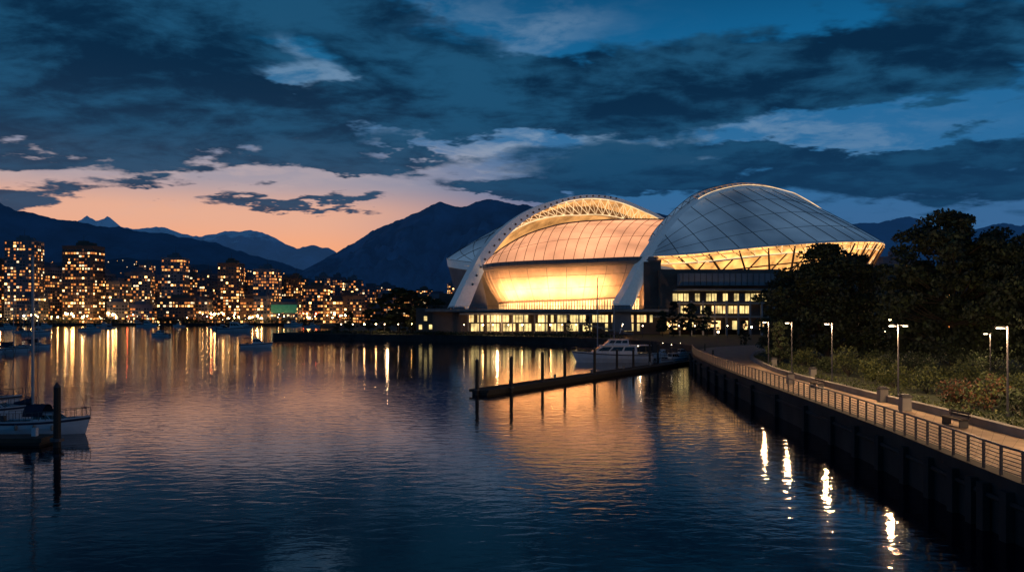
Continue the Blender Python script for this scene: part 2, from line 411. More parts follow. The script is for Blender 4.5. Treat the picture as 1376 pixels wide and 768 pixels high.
for u,v,w_,h_,mats in [(1140,505,42,46,[leafC,leafB]),(1172,512,30,30,[leafB,leafC]),(1200,522,40,34,[leafB,leafC,leafC]),(1245,528,50,38,[leafB,leafA,leafC]),
      (1290,545,50,36,[leafB,leafR]),(1325,552,60,46,[leafR,leafB,leafC]),(1372,560,50,40,[leafB,leafA]),(1082,492,34,26,[leafB,leafC]),(1110,500,26,20,[leafB]),(1052,482,30,20,[leafB,leafC]),
      (1225,500,60,34,[leafA,leafB]),(1330,505,80,38,[leafA,leafB]),(1165,480,60,30,[leafA,leafB]),(1280,495,60,30,[leafA,leafB]),(1125,475,60,24,[leafA,leafB]),(1030,470,30,14,[leafB]),(1420,590,70,40,[leafB]),(1380,520,60,36,[leafA,leafB]),(1260,515,40,26,[leafC,leafB]),(1300,520,50,34,[leafC,leafB]),(1350,535,50,36,[leafC,leafB]),(1180,498,44,30,[leafC,leafB])]:
    d=6.4*K/(v-425); bush(gx(u,d),d,w_/K*d*.62,w_/K*d*.6,h_/K*d*1.1,mats,1300)
mb=MB(); random.seed(5)
for i in range(220):
    t_=random.random(); p=Si[int(t_*75)+2]
    leaves(mb,(p.x+random.uniform(.8,4),p.y,Zl+random.uniform(.1,.35)),(.9,.9,.35),34,.2,[leafB,leafB,leafC])
mb.build('ground_cover_plants')
mb=MB()
for i in range(130):
    t_=i/130; x=-80+t_*112; yb=(300-(x+80)*.42 if x<-22 else 272-(x+22)*.75)
    leaves(mb,(x,yb+4,Zl+.7),(1.6,1,.8),40,.5,[leafA,leafB])
mb.build('quay_hedge')

# ------------------------------------------------------------ stadium
stad=empty('stadium')
mat_shell=M('roof_fabric_panel',(.28,.36,.43),.4,var=.10,scale=.12,em=(.30,.52,.80),es=.14,emvar=.6,emscale=.04)  # bluish emission added to brighten the fabric, mottled by noise
mat_arch=M('arch_white_steel',(.32,.40,.46),.45,var=.08,em=(.3,.5,.75),es=.13)  # faint blue glow painted onto the steel, which is no light source
mat_seam=M('roof_seam',(.08,.10,.12),.6)
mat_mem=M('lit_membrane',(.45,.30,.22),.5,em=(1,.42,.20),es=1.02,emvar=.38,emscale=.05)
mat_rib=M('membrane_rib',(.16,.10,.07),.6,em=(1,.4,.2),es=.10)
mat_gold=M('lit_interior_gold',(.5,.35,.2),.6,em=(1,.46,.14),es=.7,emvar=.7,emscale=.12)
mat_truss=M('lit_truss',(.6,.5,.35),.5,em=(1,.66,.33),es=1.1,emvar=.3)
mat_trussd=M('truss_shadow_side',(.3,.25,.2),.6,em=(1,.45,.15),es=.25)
mat_bowl=M('bowl_cladding',(.56,.43,.31),.5,var=.20,scale=.25)
mat_eave=M('eave_cladding',(.24,.21,.19),.5,var=.1)
mat_cglow=M('concourse_glow',(.4,.3,.2),.6,em=(1,.46,.12),es=1.5,emvar=.8,emscale=.16)
mat_win=M('lit_window',(.4,.3,.2),.3,em=(1,.60,.22),es=1.8,emvar=.6,emscale=.35)
mat_wing=M('lit_window_green',(.4,.3,.2),.3,em=(.95,.70,.26),es=1.1,emvar=.7,emscale=.35)
mat_brown=M('brown_concrete',(.15,.11,.09),.8,var=.25,scale=.2)
mat_greyp=M('grey_precast',(.26,.26,.27),.8,var=.2,scale=.2)

def loft(A,B,rows,fx=.6,fz=.4):
    g=[]
    for i in range(rows):
        s=i/(rows-1); row=[]
        for p,q_ in zip(A,B):
            c=Vector((p.x+(q_.x-p.x)*fx,p.y+(q_.y-p.y)*fx,p.z+(q_.z-p.z)*fz))
            row.append(p*(1-s)**2+c*2*s*(1-s)+q_*s*s)
        g.append(row)
    return g
def lat(mb,g,cs,rs,r,mat,diag=False,up=.12):
    Rn=len(g);Cn=len(g[0]); U=Vector((0,0,up))
    for j in range(0,Cn,cs):
        mb.path([g[i][j]+U for i in range(Rn)],r,mat,4)
    for i in range(0,Rn,rs):
        mb.path([g[i][j]+U for j in range(Cn)],r*.7,mat,4)
    if diag:
        for i in range(0,Rn-rs,rs):
            for j in range(0,Cn-cs,cs): mb.tube(g[i][j]+U,g[i+rs][j+cs]+U,r*.7,r*.7,mat,4,False)

archR=even(spline([P3(*p) for p in [(834,414,284),(846,392,286),(858,367,288),(870,346,290),(884,324,294),(900,303,299),(920,283,306),(945,266,315),(970,257,324),(1000,252,336),(1030,254,348),(1055,260,358),(1072,266,365),(1110,290,380),(1150,330,395),(1165,405,400)]],300),110)
backR=even(spline([P3(*p) for p in [(868,330,302),(880,309,306),(904,284,314),(928,264,324),(950,254,334),(985,247,346),(1020,249,358),(1050,257,368),(1078,270,376),(1112,292,388),(1150,335,400)]],300),80)
sideR=Vector((115,-138,0)).normalized()
i0=min(range(60),key=lambda i:abs(archR[i].z-31))
FA=even(archR[i0:104],72)
rim=even(spline([(49.5,290.5,30.5),(64,286.0,31),(85,284,33),(106,289,35),(130,303,37),(150,325,38.5),(161,350,38),(168,375,35),(168,392,28)],200),72)
g=loft(FA,rim,17,.55,.50)
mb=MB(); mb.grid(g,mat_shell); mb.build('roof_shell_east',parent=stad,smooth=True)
mb=MB(); lat(mb,g,4,4,.13,mat_seam); mb.build('roof_shell_east_seams',parent=stad)
mb=MB(); mb.grid([[p-Vector((0,0,1.6)) for p in r] for r in g],mat_gold); mb.build('roof_shell_east_lining',parent=stad,smooth=True)
mb=MB(); rin=[Vector((p.x+(112-p.x)*.05,p.y+(345-p.y)*.05,p.z-2.9)) for p in rim]
mb.grid([[p+Vector((0,0,.3)) for p in rim],[p+Vector((0,0,-.4)) for p in rim]],mat_arch)
mb.path([p for p in rin],.25,mat_truss,5)
for i in range(0,70,1): mb.tube(rim[i]+Vector((0,0,-.4)),rin[min(71,i+(1 if i%2 else 0))],.15,.15,mat_brown if i%2 else mat_truss,4,False)
mb.grid([[p+Vector((0,0,-.4)) for p in rim],[p+Vector((0,.3,.1)) for p in rin]],mat_cglow)
mb.build('roof_rim_east',parent=stad)
FB=even(archR[i0:100],80)
gs=loft(FB,backR,5,.5,.5)
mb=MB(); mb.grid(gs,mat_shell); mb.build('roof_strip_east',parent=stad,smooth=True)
mb=MB(); lat(mb,gs,3,2,.14,mat_seam,True); mb.build('roof_strip_east_seams',parent=stad)
mb=MB()
mb.sweep(archR,lambda t_:1.2+2.2*max(0,1-t_*4.5),lambda t_:1.3+5.2*max(0,1-t_*3.3),mat_arch,sideR)
mb.build('roof_arch_east',parent=stad)
mb=MB(); up=[p+Vector((0.3,-.9,1.0)) for p in archR[30:90]]; mb.path(up,.17,mat_truss,4)
up2=[p+Vector((-1.2,.9,2.0)) for p in archR[30:90]]
for i in range(0,len(up)-1): mb.tube(up[i],up2[i+1] if i%2 else up2[i],.09,.09,mat_trussd,4,False)
mb.path(up2,.10,mat_trussd,4); mb.build('arch_lit_lattice_east',parent=stad)  # emissive tubes added for the thin gold line along the arch

archL=even(spline([P3(*p) for p in [(613,420,294),(624,396,297),(637,368,301),(650,344,306),(666,323,312),(688,302,320),(712,286,328),(740,274,338),(770,266,349),(798,264,358),(828,268,369),(858,279,380),(895,298,395),(945,340,410),(985,405,420)]],300),110)
sideL=Vector((120,-132,0)).normalized()
j0=min(range(60),key=lambda i:abs(archL[i].z-29))
AL=even(archL[j0:104],80)
rimL=even(spline([(-13,303,28.5),(-19,308,29.5),(-24.5,317,30.8),(-26.5,328,32),(-22,345,33.5),(-10,367,35),(14,392,37),(45,412,38),(80,420,36),(100,424,28)],300),80)
gl=loft(AL,rimL,17,.55,.36)
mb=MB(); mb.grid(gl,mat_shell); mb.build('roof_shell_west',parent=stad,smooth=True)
mb=MB(); lat(mb,gl,5,4,.15,mat_seam); mb.build('roof_shell_west_seams',parent=stad)
mb=MB(); mb.grid([[p-Vector((-.6,.3,1.5)) for p in r] for r in gl],mat_gold); mb.build('roof_shell_west_lining',parent=stad,smooth=True)
mb=MB(); mb.grid([[p+Vector((0,0,.4)) for p in rimL],[p+Vector((.6,0,-3.0)) for p in rimL]],mat_arch)
mb.grid([[p+Vector((.8,.2,-3.0)) for p in rimL],[p+Vector((3,1,-12)) for p in rimL],[Vector((p.x+4,p.y+1,10)) for p in rimL]],mat_greyp)
mb.build('bowl_wall_west',parent=stad)
mb=MB(); mb.sweep(archL,lambda t_:1.4+2.2*max(0,1-t_*4),lambda t_:1.5+4.8*max(0,1-t_*2.6),mat_arch,sideL)
for i in range(6,60,2):
    p=archL[i]; mb.tube(p+sideL*2.0,p+sideL*2.0+(archL[i+1]-p)*.25,.5,.5,mat_seam,4)
mb.build('roof_arch_west',parent=stad)
up=[p-Vector((0,0,1.0)) for p in even(archL[20:104],90)]
lo=[]
for i,p in enumerate(up):
    dp=min(1,.12+i/30)*7.2; d=(Vector((48,362,14))-p); d.normalize(); lo.append(p+d*dp)
off=Vector((-2.8,3.2,.3))
mb=MB()
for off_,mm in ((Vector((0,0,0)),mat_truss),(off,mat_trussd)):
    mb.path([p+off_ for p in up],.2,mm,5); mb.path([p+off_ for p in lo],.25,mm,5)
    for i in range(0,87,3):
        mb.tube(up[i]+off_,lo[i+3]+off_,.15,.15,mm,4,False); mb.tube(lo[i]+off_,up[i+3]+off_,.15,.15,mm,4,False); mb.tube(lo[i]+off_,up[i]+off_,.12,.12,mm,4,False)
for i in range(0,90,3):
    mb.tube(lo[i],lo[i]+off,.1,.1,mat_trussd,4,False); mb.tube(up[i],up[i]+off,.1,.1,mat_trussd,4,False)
mb.build('arch_truss_west',parent=stad)
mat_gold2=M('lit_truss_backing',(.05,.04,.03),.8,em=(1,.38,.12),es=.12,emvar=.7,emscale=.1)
mb=MB(); mb.grid([[p+off*1.25 for p in up],[p+off*1.25 for p in lo]],mat_gold2); mb.build('truss_glow_backing_west',parent=stad)  # dim glowing sheet added behind the lattice, not a built part

eave=even(spline([(-11,304,28.0),(-6,297,28.3),(6,290.5,28.6),(24,287,29),(42,288,29.8),(54,291.5,30.2)],200),60)
back=even(spline([(-9,308,30.5),(-1,318,37.0),(9,330,43.0),(24,342,48),(45,352,50.6),(62,358,51.5),(84,364,52)],200),60)
gm=loft(eave,back,17,.30,.62)
mb=MB(); mb.grid(gm,mat_mem); mb.build('membrane_roof',parent=stad,smooth=True)
mb=MB()
for j in range(2,60,3): mb.path([gm[i][j]+Vector((0,-.1,.12)) for i in range(17)],.12,mat_rib,4)
mb.path([gm[6][j]+Vector((0,-.1,.12)) for j in range(60)],.08,mat_rib,4)
mb.path([p+Vector((0,0,.2)) for p in back],.4,mat_seam,5)
mb.build('membrane_ribs',parent=stad)
mb=MB()
mb.grid([[p+Vector((0,0,.1)) for p in eave],[p+Vector((0,-1.2,-.1)) for p in eave],[p+Vector((0,-1.5,-1.4)) for p in eave],[p+Vector((0,-.6,-2.4)) for p in eave],[p+Vector((0,1.8,-2.8)) for p in eave]],mat_eave)
for k in range(0,59,3): mb.tube(eave[k]+Vector((0,-1.25,0)),eave[k]+Vector((0,-1.55,-1.4)),.1,.1,mat_seam,4)
mb.build('gutter_band',parent=stad,smooth=False)
rows=[]
for k in range(9):
    s=k/8; row=[]
    for j,p in enumerate(eave):
        ins=7.5*s**1.3; d=Vector((22-p.x,330-p.y,0)).normalized()
        row.append(Vector((p.x,p.y+.9,p.z-2.7))+d*ins+Vector((0,0,-11.6*s)))
    rows.append(row)
mb=MB(); mb.grid(rows,mat_bowl); mb.build('bowl_wall',parent=stad,smooth=True)
mb=MB()
for j in range(0,60,2): mb.path([rows[k][j]+Vector((0,-.06,0)) for k in range(9)],.14,mat_eave if j%6==0 else mat_bowl,4)
for k in (2,5): mb.path([p+Vector((0,-.05,0)) for p in rows[k]],.08,mat_eave,4)
mb.build('bowl_wall_ribs',parent=stad)
mb=MB(); bt=rows[-1]
mb.grid([[p for p in bt],[Vector((p.x,p.y,10.8)) for p in bt]],mat_win)
for j in range(0,60,1): mb.box((bt[j].x,bt[j].y-.25,12.6),(.3,.4,4.2),mat_brown)
mb.grid([[p+Vector((0,-.7,.1)) for p in bt],[p+Vector((0,-.7,-.5)) for p in bt]],mat_brown)
mb.build('concourse_glazing',parent=stad)
for j in range(3,60,4):
    p=bt[j]; light('bowl_uplight','AREA',(p.x,p.y-11.5,11.9),900+420*((j*7)%3),(1,.47,.18),parent=stad,rot=(math.radians(180-52),0,0),size=1.4,size_y=.5,spread=math.radians(95))

mb=MB()
mb.box((12,286,10.6),(84,18,.9),mat_conc)
mb.box((12,288,6.3),(80,12,8.0),mat_brown)
mb.box((6,279.5,9.4),(48,8,.6),mat_conc)
for i in range(58):
    x=-15+i*1.12
    if i>40 and i%4==0: continue
    mb.face([(x-.46,281.9,3.4),(x+.46,281.9,3.4),(x+.46,281.9,6.0),(x-.46,281.9,6.0)],random.choice([mat_wing,mat_brown]) if i>38 else (mat_wing if i%5 else mat_brown))
    mb.face([(x-.46,281.9,6.5),(x+.46,281.9,6.5),(x+.46,281.9,9.0),(x-.46,281.9,9.0)],random.choice([mat_win,mat_wing,mat_wing,mat_brown]))
for i in range(12): mb.box((-15+i*3.8,276.2,5.9),(.5,.5,6.9),mat_conc)
for i in range(60): mb.box((-29+i*1.4,277.4,11.6),(.07,.07,1.1),mat_rail)
mb.box((12,277.4,12.15),(84,.09,.09),mat_rail)
mb.box((-28,296,7),(12,22,9),mat_brown)
for i in range(6): mb.face([(-33+i*1.8,284.9,4+(i%2)*3),(-31.9+i*1.8,284.9,4+(i%2)*3),(-31.9+i*1.8,284.9,5.6+(i%2)*3),(-33+i*1.8,284.9,5.6+(i%2)*3)],mat_wing)
mb.box((-20,294,8),(7,7,8),mat_greyp,taper=.85); mb.box((38.5,284,8),(7,6,9),mat_greyp,taper=.85)
for i in range(9): mb.box((24+i*2.0,276.6-i*.35,2.6+(8-i)*.42),(2.0,6,.5),mat_conc)
mb.build('podium',parent=stad)
mb=MB()
mb.box((73,289,14.5),(42,16,21),mat_brown)
mb.box((50,291,17),(6,10,22),mat_brown)
mb.box((74,277.5,21.2),(33,5,4.2),mat_greyp); mb.box((73,276.5,17.6),(34,7,.6),mat_conc)
mb.box((73,276.5,13.0),(34,7,.5),mat_conc); mb.box((70,276.0,8.4),(42,8,.6),mat_conc)
for fz in (9.6,13.9):
    for i in range(17):
        x=57+i*1.95
        mm=random.choice([mat_win,mat_wing,mat_brown,mat_glass,mat_wing,mat_brown])
        mb.face([(x-.8,280.9,fz),(x+.8,280.9,fz),(x+.8,280.9,fz+2.6),(x-.8,280.9,fz+2.6)],mm)
        mb.box((x-.0,280.8,fz+1.3),(.08,.1,2.6),mat_concd)
for i in range(18):
    x=55+i*1.9; mb.face([(x-.8,280.9,4),(x+.8,280.9,4),(x+.8,280.9,7),(x-.8,280.9,7)],random.choice([mat_win,mat_brown,mat_wing]))
for i in range(9): mb.box((57+i*4,273.6,8),(.6,.6,11.8),mat_greyp)
for i in range(16): mb.box((58.5+i*2,274.9,21.2),(.15,.12,4.1),mat_concd)
mb.box((118,300,11),(70,30,18),mat_brown)
mb.box((140,318,13),(30,50,24),mat_brown)
mb.build('entrance_building',parent=stad)
wal=[Vector((p.x+(112-p.x)*.16,p.y+(345-p.y)*.16,0)) for p in rim]
mb=MB()
mb.grid([[Vector((w_.x,w_.y,p.z-2.8)) for w_,p in zip(wal,rim)],[Vector((w_.x+(112-w_.x)*.06,w_.y+(345-w_.y)*.06,24.6)) for w_,p in zip(wal,rim)]],mat_cglow)
mb.grid([[Vector((w_.x,w_.y-.3,25.2)) for w_ in wal],[Vector((w_.x,w_.y-.3,23)) for w_ in wal],[Vector((w_.x,w_.y,2)) for w_ in wal]],mat_brown)
lowr=[Vector((p.x+(112-p.x)*.04,p.y+(345-p.y)*.04,24.8)) for p in rim]
mb.grid([[p for p in lowr],[p-Vector((0,0,1.6)) for p in lowr],[p+Vector(((112-p.x)*.12,(345-p.y)*.12,-1.6)) for p in lowr]],mat_greyp)
mb.grid([[p for p in lowr],[Vector((w_.x,w_.y,24.9)) for w_ in wal]],mat_conc)
for i in range(4,70,4):
    a=Vector((wal[i].x,wal[i].y,24.8)); mb.tube(a,rim[i]-Vector((0,0,1)),.5,.35,mat_brown,4)
    mb.tube(a,rin[min(71,i+3)],.3,.25,mat_brown,4)
mb.path([Vector((w_.x,w_.y-.5,p.z-6.4)) for w_,p in zip(wal,rim)],.35,mat_brown,4)
mb.build('east_concourse',parent=stad)

# ------------------------------------------------------------ quay lamps
for u in [452,468,484,500,512,531,549,563,577,592,622,648,662,683,702,726,741,757,776,792,840,868,905,918,940,985]:
    d=285 if u<600 else (264 if u<830 else 235)
    x=gx(u,d); big=u in (484,500,549,577,592,648,702,741)
    mb=MB(); mb.tube((0,0,0),(0,0,3.3),.07,.05,mat_steel,6); mb.tube((0,0,3.25),(0,0,3.4),.16,.16,mat_steel,6); mb.ball((0,0,3.6),.23 if big else .15,mat_lampc if big else mat_lamp,8,5)
    mb.build('quay_lamp',(x,d+ (8 if u<600 else 6),Zl),random.uniform(0,1))
for x,y in [(-45,290),(-5,272),(62,264)]:
    light('quay_light','POINT',(x,y,6.5),1200,(1,.6,.3),size=.4)

# ------------------------------------------------------------ city
winm=[M('win_warm',(.2,.15,.1),.4,em=(1,.42,.11),es=1.7),M('win_amber',(.2,.15,.1),.4,em=(1,.30,.06),es=.9),M('win_white',(.2,.2,.2),.4,em=(1,.72,.40),es=1.9),
      M('win_bright',(.2,.2,.2),.4,em=(1,.50,.15),es=7.0),M('win_dim',(.1,.1,.1),.4,em=(.8,.30,.10),es=.2)]
wdark=M('win_dark',(.02,.03,.04),.15)
bm_=[M('tower_concrete',(.16,.17,.20),.8,scale=.1),M('tower_grey',(.09,.11,.15),.7,scale=.1),M('tower_brick',(.14,.09,.07),.8,scale=.1)]
wgreen=M('green_cladding',(.05,.25,.15),.5,em=(.1,.6,.3),es=.12)
def building(name,x,y,wd,dp,hh,seed,lit=.45,mat=None,green=False):
    r=random.Random(seed); mb=MB(); bmat=mat or r.choice(bm_)
    mb.box((0,0,hh/2),(wd,dp,hh),bmat)
    st=3.1; nf=int(hh/st); nw=max(2,int(wd/2.7)); nd=max(2,int(dp/3.2))
    bayon=[r.random()<.35 for _ in range(nw)]
    for f in range(nf):
        z=f*st+.8; fl=lit*r.choice([.3,.7,1,1.3])
        for i in range(nw):
            if bayon[i] and r.random()<.35: continue
            cxx=-wd/2+(i+.5)*wd/nw; hw=wd/nw*r.choice([.22,.36,.42])
            m=(r.choices(winm,[4,6,2,1.2,4])[0] if r.random()<fl else wdark)
            mb.face([(cxx-hw,-dp/2-.05,z),(cxx+hw,-dp/2-.05,z),(cxx+hw,-dp/2-.05,z+1.7),(cxx-hw,-dp/2-.05,z+1.7)],m)
        for sgn in (-1,1):
            for i in range(nd):
                cyy=-dp/2+(i+.5)*dp/nd; hw=dp/nd*.34
                m=(r.choices(winm,[4,6,2,1,4])[0] if r.random()<fl*.8 else wdark)
                xx=sgn*(wd/2+.05); mb.face([(xx,cyy-hw,z),(xx,cyy+hw,z),(xx,cyy+hw,z+1.7),(xx,cyy-hw,z+1.7)],m)
        if hh>22: mb.box((0,0,f*st+.25),(wd+.9,dp+.9,.22),bmat)
    mb.box((0,0,hh+.5),(wd+.5,dp+.5,.9),bmat)
    mb.box((r.uniform(-.15,.15)*wd,0,hh+2.6),(wd*.5,dp*.5,3.4),bmat)
    if hh>45: mb.box((0,0,hh+5.2),(wd*.26,dp*.3,2.4),bmat); mb.tube((0,0,hh+6),(0,0,hh+13),.25,.1,mat_steel,4)
    if green: mb.box((0,-dp/2-.3,hh*.72),(wd*.95,.4,hh*.4),wgreen)
    mb.build(name,(x,y,Zl-.5),r.uniform(-.2,.2))
for k,(u0,u1,vt,d) in enumerate([(14,52,322,800),(91,134,329,810),(222,250,345,830),(297,325,352,850),(345,374,360,830),(386,410,372,860),(412,440,382,800),
      (172,204,364,850),(150,170,376,830),(270,290,366,900),(445,464,371,950),(466,485,374,960),(487,508,383,900),(56,78,358,850),(205,220,374,900),(328,342,370,880),(-8,12,352,860),(-40,-12,345,820),(72,92,362,950),(134,150,366,900),(252,268,368,940),(510,530,392,900),(110,124,350,990),(30,44,348,980),(236,262,358,1000),(312,334,360,1010),(376,392,374,990),(190,206,354,1020),(425,444,370,1040),(535,552,392,930),(560,575,396,960)]):
    building('apartment_tower',gx((u0+u1)/2,d),d,(u1-u0)/K*d,20,gz(vt,d)-4,100+k,.62 if k<7 else .52)
r2=random.Random(77)
for k in range(70):
    u=r2.uniform(-60,540); d=r2.uniform(785,1000); vt=r2.uniform(388,424)
    building('waterfront_building',gx(u,d),d,r2.uniform(14,34),r2.uniform(12,18),gz(vt,d)-2,300+k,.6)
for k in range(46):
    u=r2.uniform(-60,640); d=r2.uniform(1050,1400); vt=r2.uniform(376,408)
    building('city_building',gx(u,d),d,r2.uniform(16,40),16,gz(vt,d)-2,500+k,.45)
building('green_lit_building',gx(386,790),790,28,14,20,901,.5,green=True)
building('brown_building',gx(600,330),330,12,16,12,902,.05,mat_brown)
for k,(u,d,vt) in enumerate([(1200,420,347),(1222,450,352),(1245,500,372),(1290,420,385),(1340,380,395),(1385,350,390),(1450,380,370),(1180,520,372)]):
    building('city_block',gx(u,d),d,14 if k<2 else 26,16,gz(vt,d)-2,700+k,.35)
for k in range(95):
    u=r2.uniform(-30,470); d=r2.choice([772,775,790,800])+r2.uniform(0,6)
    x=gx(u,d)
    if x>-215: d=790
    rr=r2.choice([.35,.5,.6,.95]); hh=r2.uniform(4,9)
    mb=MB(); mb.tube((0,0,0),(0,0,hh),.15,.1,mat_steel,5); mb.ball((0,0,hh+rr),rr,mat_red if k%13==3 else (mat_lampw if k%6==0 else mat_lampc),6,4)
    mb.build('waterfront_lamp',(x,d,Zl))
mb=MB()
for k in range(200):
    x=r2.uniform(-640,-190); leaves(mb,(x,776+r2.uniform(0,4),Zl+2),(6,3,r2.uniform(2,5)),26,1.8,[leafA])
mb.build('shoreline_trees')

# ------------------------------------------------------------ mountains
def mountain(name,prof,d,d0,mat,amp,seed,back=1.25,cols=260,rows_=30,jag=1.0):
    us=[p[0] for p in prof]; n=cols; g=[]
    def pv(u):
        for (a,b1),(c,b2) in zip(prof[:-1],prof[1:]):
            if a<=u<=c:
                f=(u-a)/(c-a); return b1+(b2-b1)*f
        return prof[-1][1]
    for j in range(rows_+6):
        row=[]
        for i in range(n):
            u=us[0]+(us[-1]-us[0])*i/(n-1); x=gx(u,d)
            zr=gz(pv(u),d)+noise.fractal(Vector((x*.004/jag,seed,0)),.6,2.2,6)*28*jag
            if j<=rows_:
                q=j/rows_; y=d0+(d-d0)*q
                rid=noise.fractal(Vector((x*.0022,y*.0011,seed)),.7,2.1,6)
                z=zr*(q**1.25)+amp*rid*math.sin(math.pi*q)*1.3
                z=min(z, zr*(.12+.88*q)) if q<1 else zr
            else:
                q=(j-rows_)/6; y=d+(d*back-d)*q; z=zr*(1-q*.6)
            row.append((x,y,max(z,0)))
        g.append(row)
    mb=MB(); mb.grid(g,mat); mb.build(name,smooth=True)
def mmat(name,col,em,es,snowz=None):
    m=M(name,col,.95,var=.5,scale=.004,em=em,es=es)  # aerial haze painted in as blue emission and bluish base colour
    if snowz:
        nt_=m.node_tree; bs=nt_.nodes['Principled BSDF']
        ge=nt_.nodes.new('ShaderNodeNewGeometry'); sp=nt_.nodes.new('ShaderNodeSeparateXYZ'); nt_.links.new(ge.outputs['Position'],sp.inputs[0])
        nn=nt_.nodes.new('ShaderNodeTexNoise'); nn.inputs['Scale'].default_value=.006; nn.inputs['Detail'].default_value=6
        nt_.links.new(ge.outputs['Position'],nn.inputs['Vector'])
        ad=nt_.nodes.new('ShaderNodeMath'); ad.operation='MULTIPLY_ADD'; nt_.links.new(nn.outputs[0],ad.inputs[0]); ad.inputs[1].default_value=520; nt_.links.new(sp.outputs[2],ad.inputs[2])
        mr_=nt_.nodes.new('ShaderNodeMapRange'); mr_.inputs[1].default_value=snowz+260; mr_.inputs[2].default_value=snowz+330; nt_.links.new(ad.outputs[0],mr_.inputs[0])
        mx=nt_.nodes.new('ShaderNodeMix'); mx.data_type='RGBA'; nt_.links.new(mr_.outputs[0],mx.inputs[0])
        old=bs.inputs['Base Color'].links[0].from_socket; nt_.links.new(old,mx.inputs[6]); mx.inputs[7].default_value=(.85,.78,.8,1)
        nt_.links.new(mx.outputs[2],bs.inputs['Base Color'])
    return m
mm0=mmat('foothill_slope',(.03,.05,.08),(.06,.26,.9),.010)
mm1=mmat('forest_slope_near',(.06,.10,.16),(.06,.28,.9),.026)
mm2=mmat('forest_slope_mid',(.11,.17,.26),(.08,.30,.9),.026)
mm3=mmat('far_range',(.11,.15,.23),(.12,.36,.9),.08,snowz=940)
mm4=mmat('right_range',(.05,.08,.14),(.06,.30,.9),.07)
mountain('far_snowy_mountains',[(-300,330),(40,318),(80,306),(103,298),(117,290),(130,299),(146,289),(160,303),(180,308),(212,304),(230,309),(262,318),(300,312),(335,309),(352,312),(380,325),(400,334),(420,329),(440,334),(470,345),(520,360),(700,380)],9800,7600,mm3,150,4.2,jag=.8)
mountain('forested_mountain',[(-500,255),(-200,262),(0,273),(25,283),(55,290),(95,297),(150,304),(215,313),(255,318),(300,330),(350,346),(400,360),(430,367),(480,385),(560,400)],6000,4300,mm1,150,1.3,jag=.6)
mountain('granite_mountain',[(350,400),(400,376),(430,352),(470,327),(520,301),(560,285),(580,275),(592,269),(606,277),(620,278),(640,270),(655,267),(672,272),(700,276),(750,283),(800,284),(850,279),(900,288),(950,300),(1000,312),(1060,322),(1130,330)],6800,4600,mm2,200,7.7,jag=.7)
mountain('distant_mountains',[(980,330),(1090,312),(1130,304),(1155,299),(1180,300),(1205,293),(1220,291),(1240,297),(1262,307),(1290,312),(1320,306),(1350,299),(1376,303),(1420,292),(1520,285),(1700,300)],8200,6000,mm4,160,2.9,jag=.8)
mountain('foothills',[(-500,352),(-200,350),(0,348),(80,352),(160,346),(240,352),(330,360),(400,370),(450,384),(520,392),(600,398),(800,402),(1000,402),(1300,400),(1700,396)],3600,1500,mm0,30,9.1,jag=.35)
mb=MB(); r3=random.Random(4)
fh=bpy.data.objects['foothills'].data
cand=[v.co.copy() for v in fh.vertices if v.co.y<3550 and v.co.x<-150 and v.co.y>1700 and v.co.z>20]
for k in range(560):
    p=r3.choice(cand); rr=r3.choice([.9,1.2,1.2,1.8])*p.y/2800
    mb.ball((p.x+r3.uniform(-9,9),p.y-6,p.z+6+r3.uniform(0,6)),rr,r3.choice([winm[0],winm[0],winm[3],winm[2]]),5,3)
    mb.box((p.x,p.y+3,p.z+3),(9,7,8),bm_[1])
mb.build('hillside_town')

# ------------------------------------------------------------ dock
dk=empty('floating_dock')
a=Vector((-3.6,87,0)); c=Vector((33,147,0)); dr=(c-a).normalized(); Ld=(c-a).length; rz_=math.atan2(dr.y,dr.x); sd=Vector((-dr.y,dr.x,0))
mb=MB(); mid=(a+c)/2
mb.box((mid.x,mid.y,.42),(Ld,2.3,.22),mat_wood,rz_)
mb.box((mid.x,mid.y,.12),(Ld-.3,1.9,.42),mat_pile,rz_)
for s_ in (-1,1): mb.box((mid.x+sd.x*1.2*s_,mid.y+sd.y*1.2*s_,.46),(Ld,.12,.3),mat_pile,rz_)
n=int(Ld/.3)
for i in range(0,n,2):
    p=a+dr*(i*.3+.1); mb.box((p.x,p.y,.545),(.26,2.2,.03),mat_wood,rz_)
for i in range(6):
    p=a+dr*(8+i*11)+sd*.9; mb.box((p.x,p.y,.8),(.25,.3,.5),mat_conc,rz_)
mb.build('deck',parent=dk)
for u,d,top in [(641,87,484),(687,90,480),(729,99,474),(759,106,470),(799,112,468),(829,124,470),(851,130,470),(873,140,458),(884,146,462)]:
    mb=MB(); z=gz(top,d); mb.tube((0,0,-3),(0,0,z),.21,.19,mat_pile,10); mb.tube((0,0,z),(0,0,z+.22),.22,.03,mat_concd,10)
    mb.tube((0,0,.5),(0,0,.62),.3,.3,mat_steel,10)
    mb.build('mooring_pile',(gx(u,d),d,0))
mb=MB(); mb.box((34.6,138,.4),(2.2,24,.25),mat_wood,.1); mb.box((31,153,.4),(14,1.8,.25),mat_wood,.1)
mb.tube((33,132,.6),(33,132,3),.14,.14,mat_pile); mb.tube((36,150,.0),(36,150,3.4),.16,.16,mat_pile)
mb.build('finger_float')

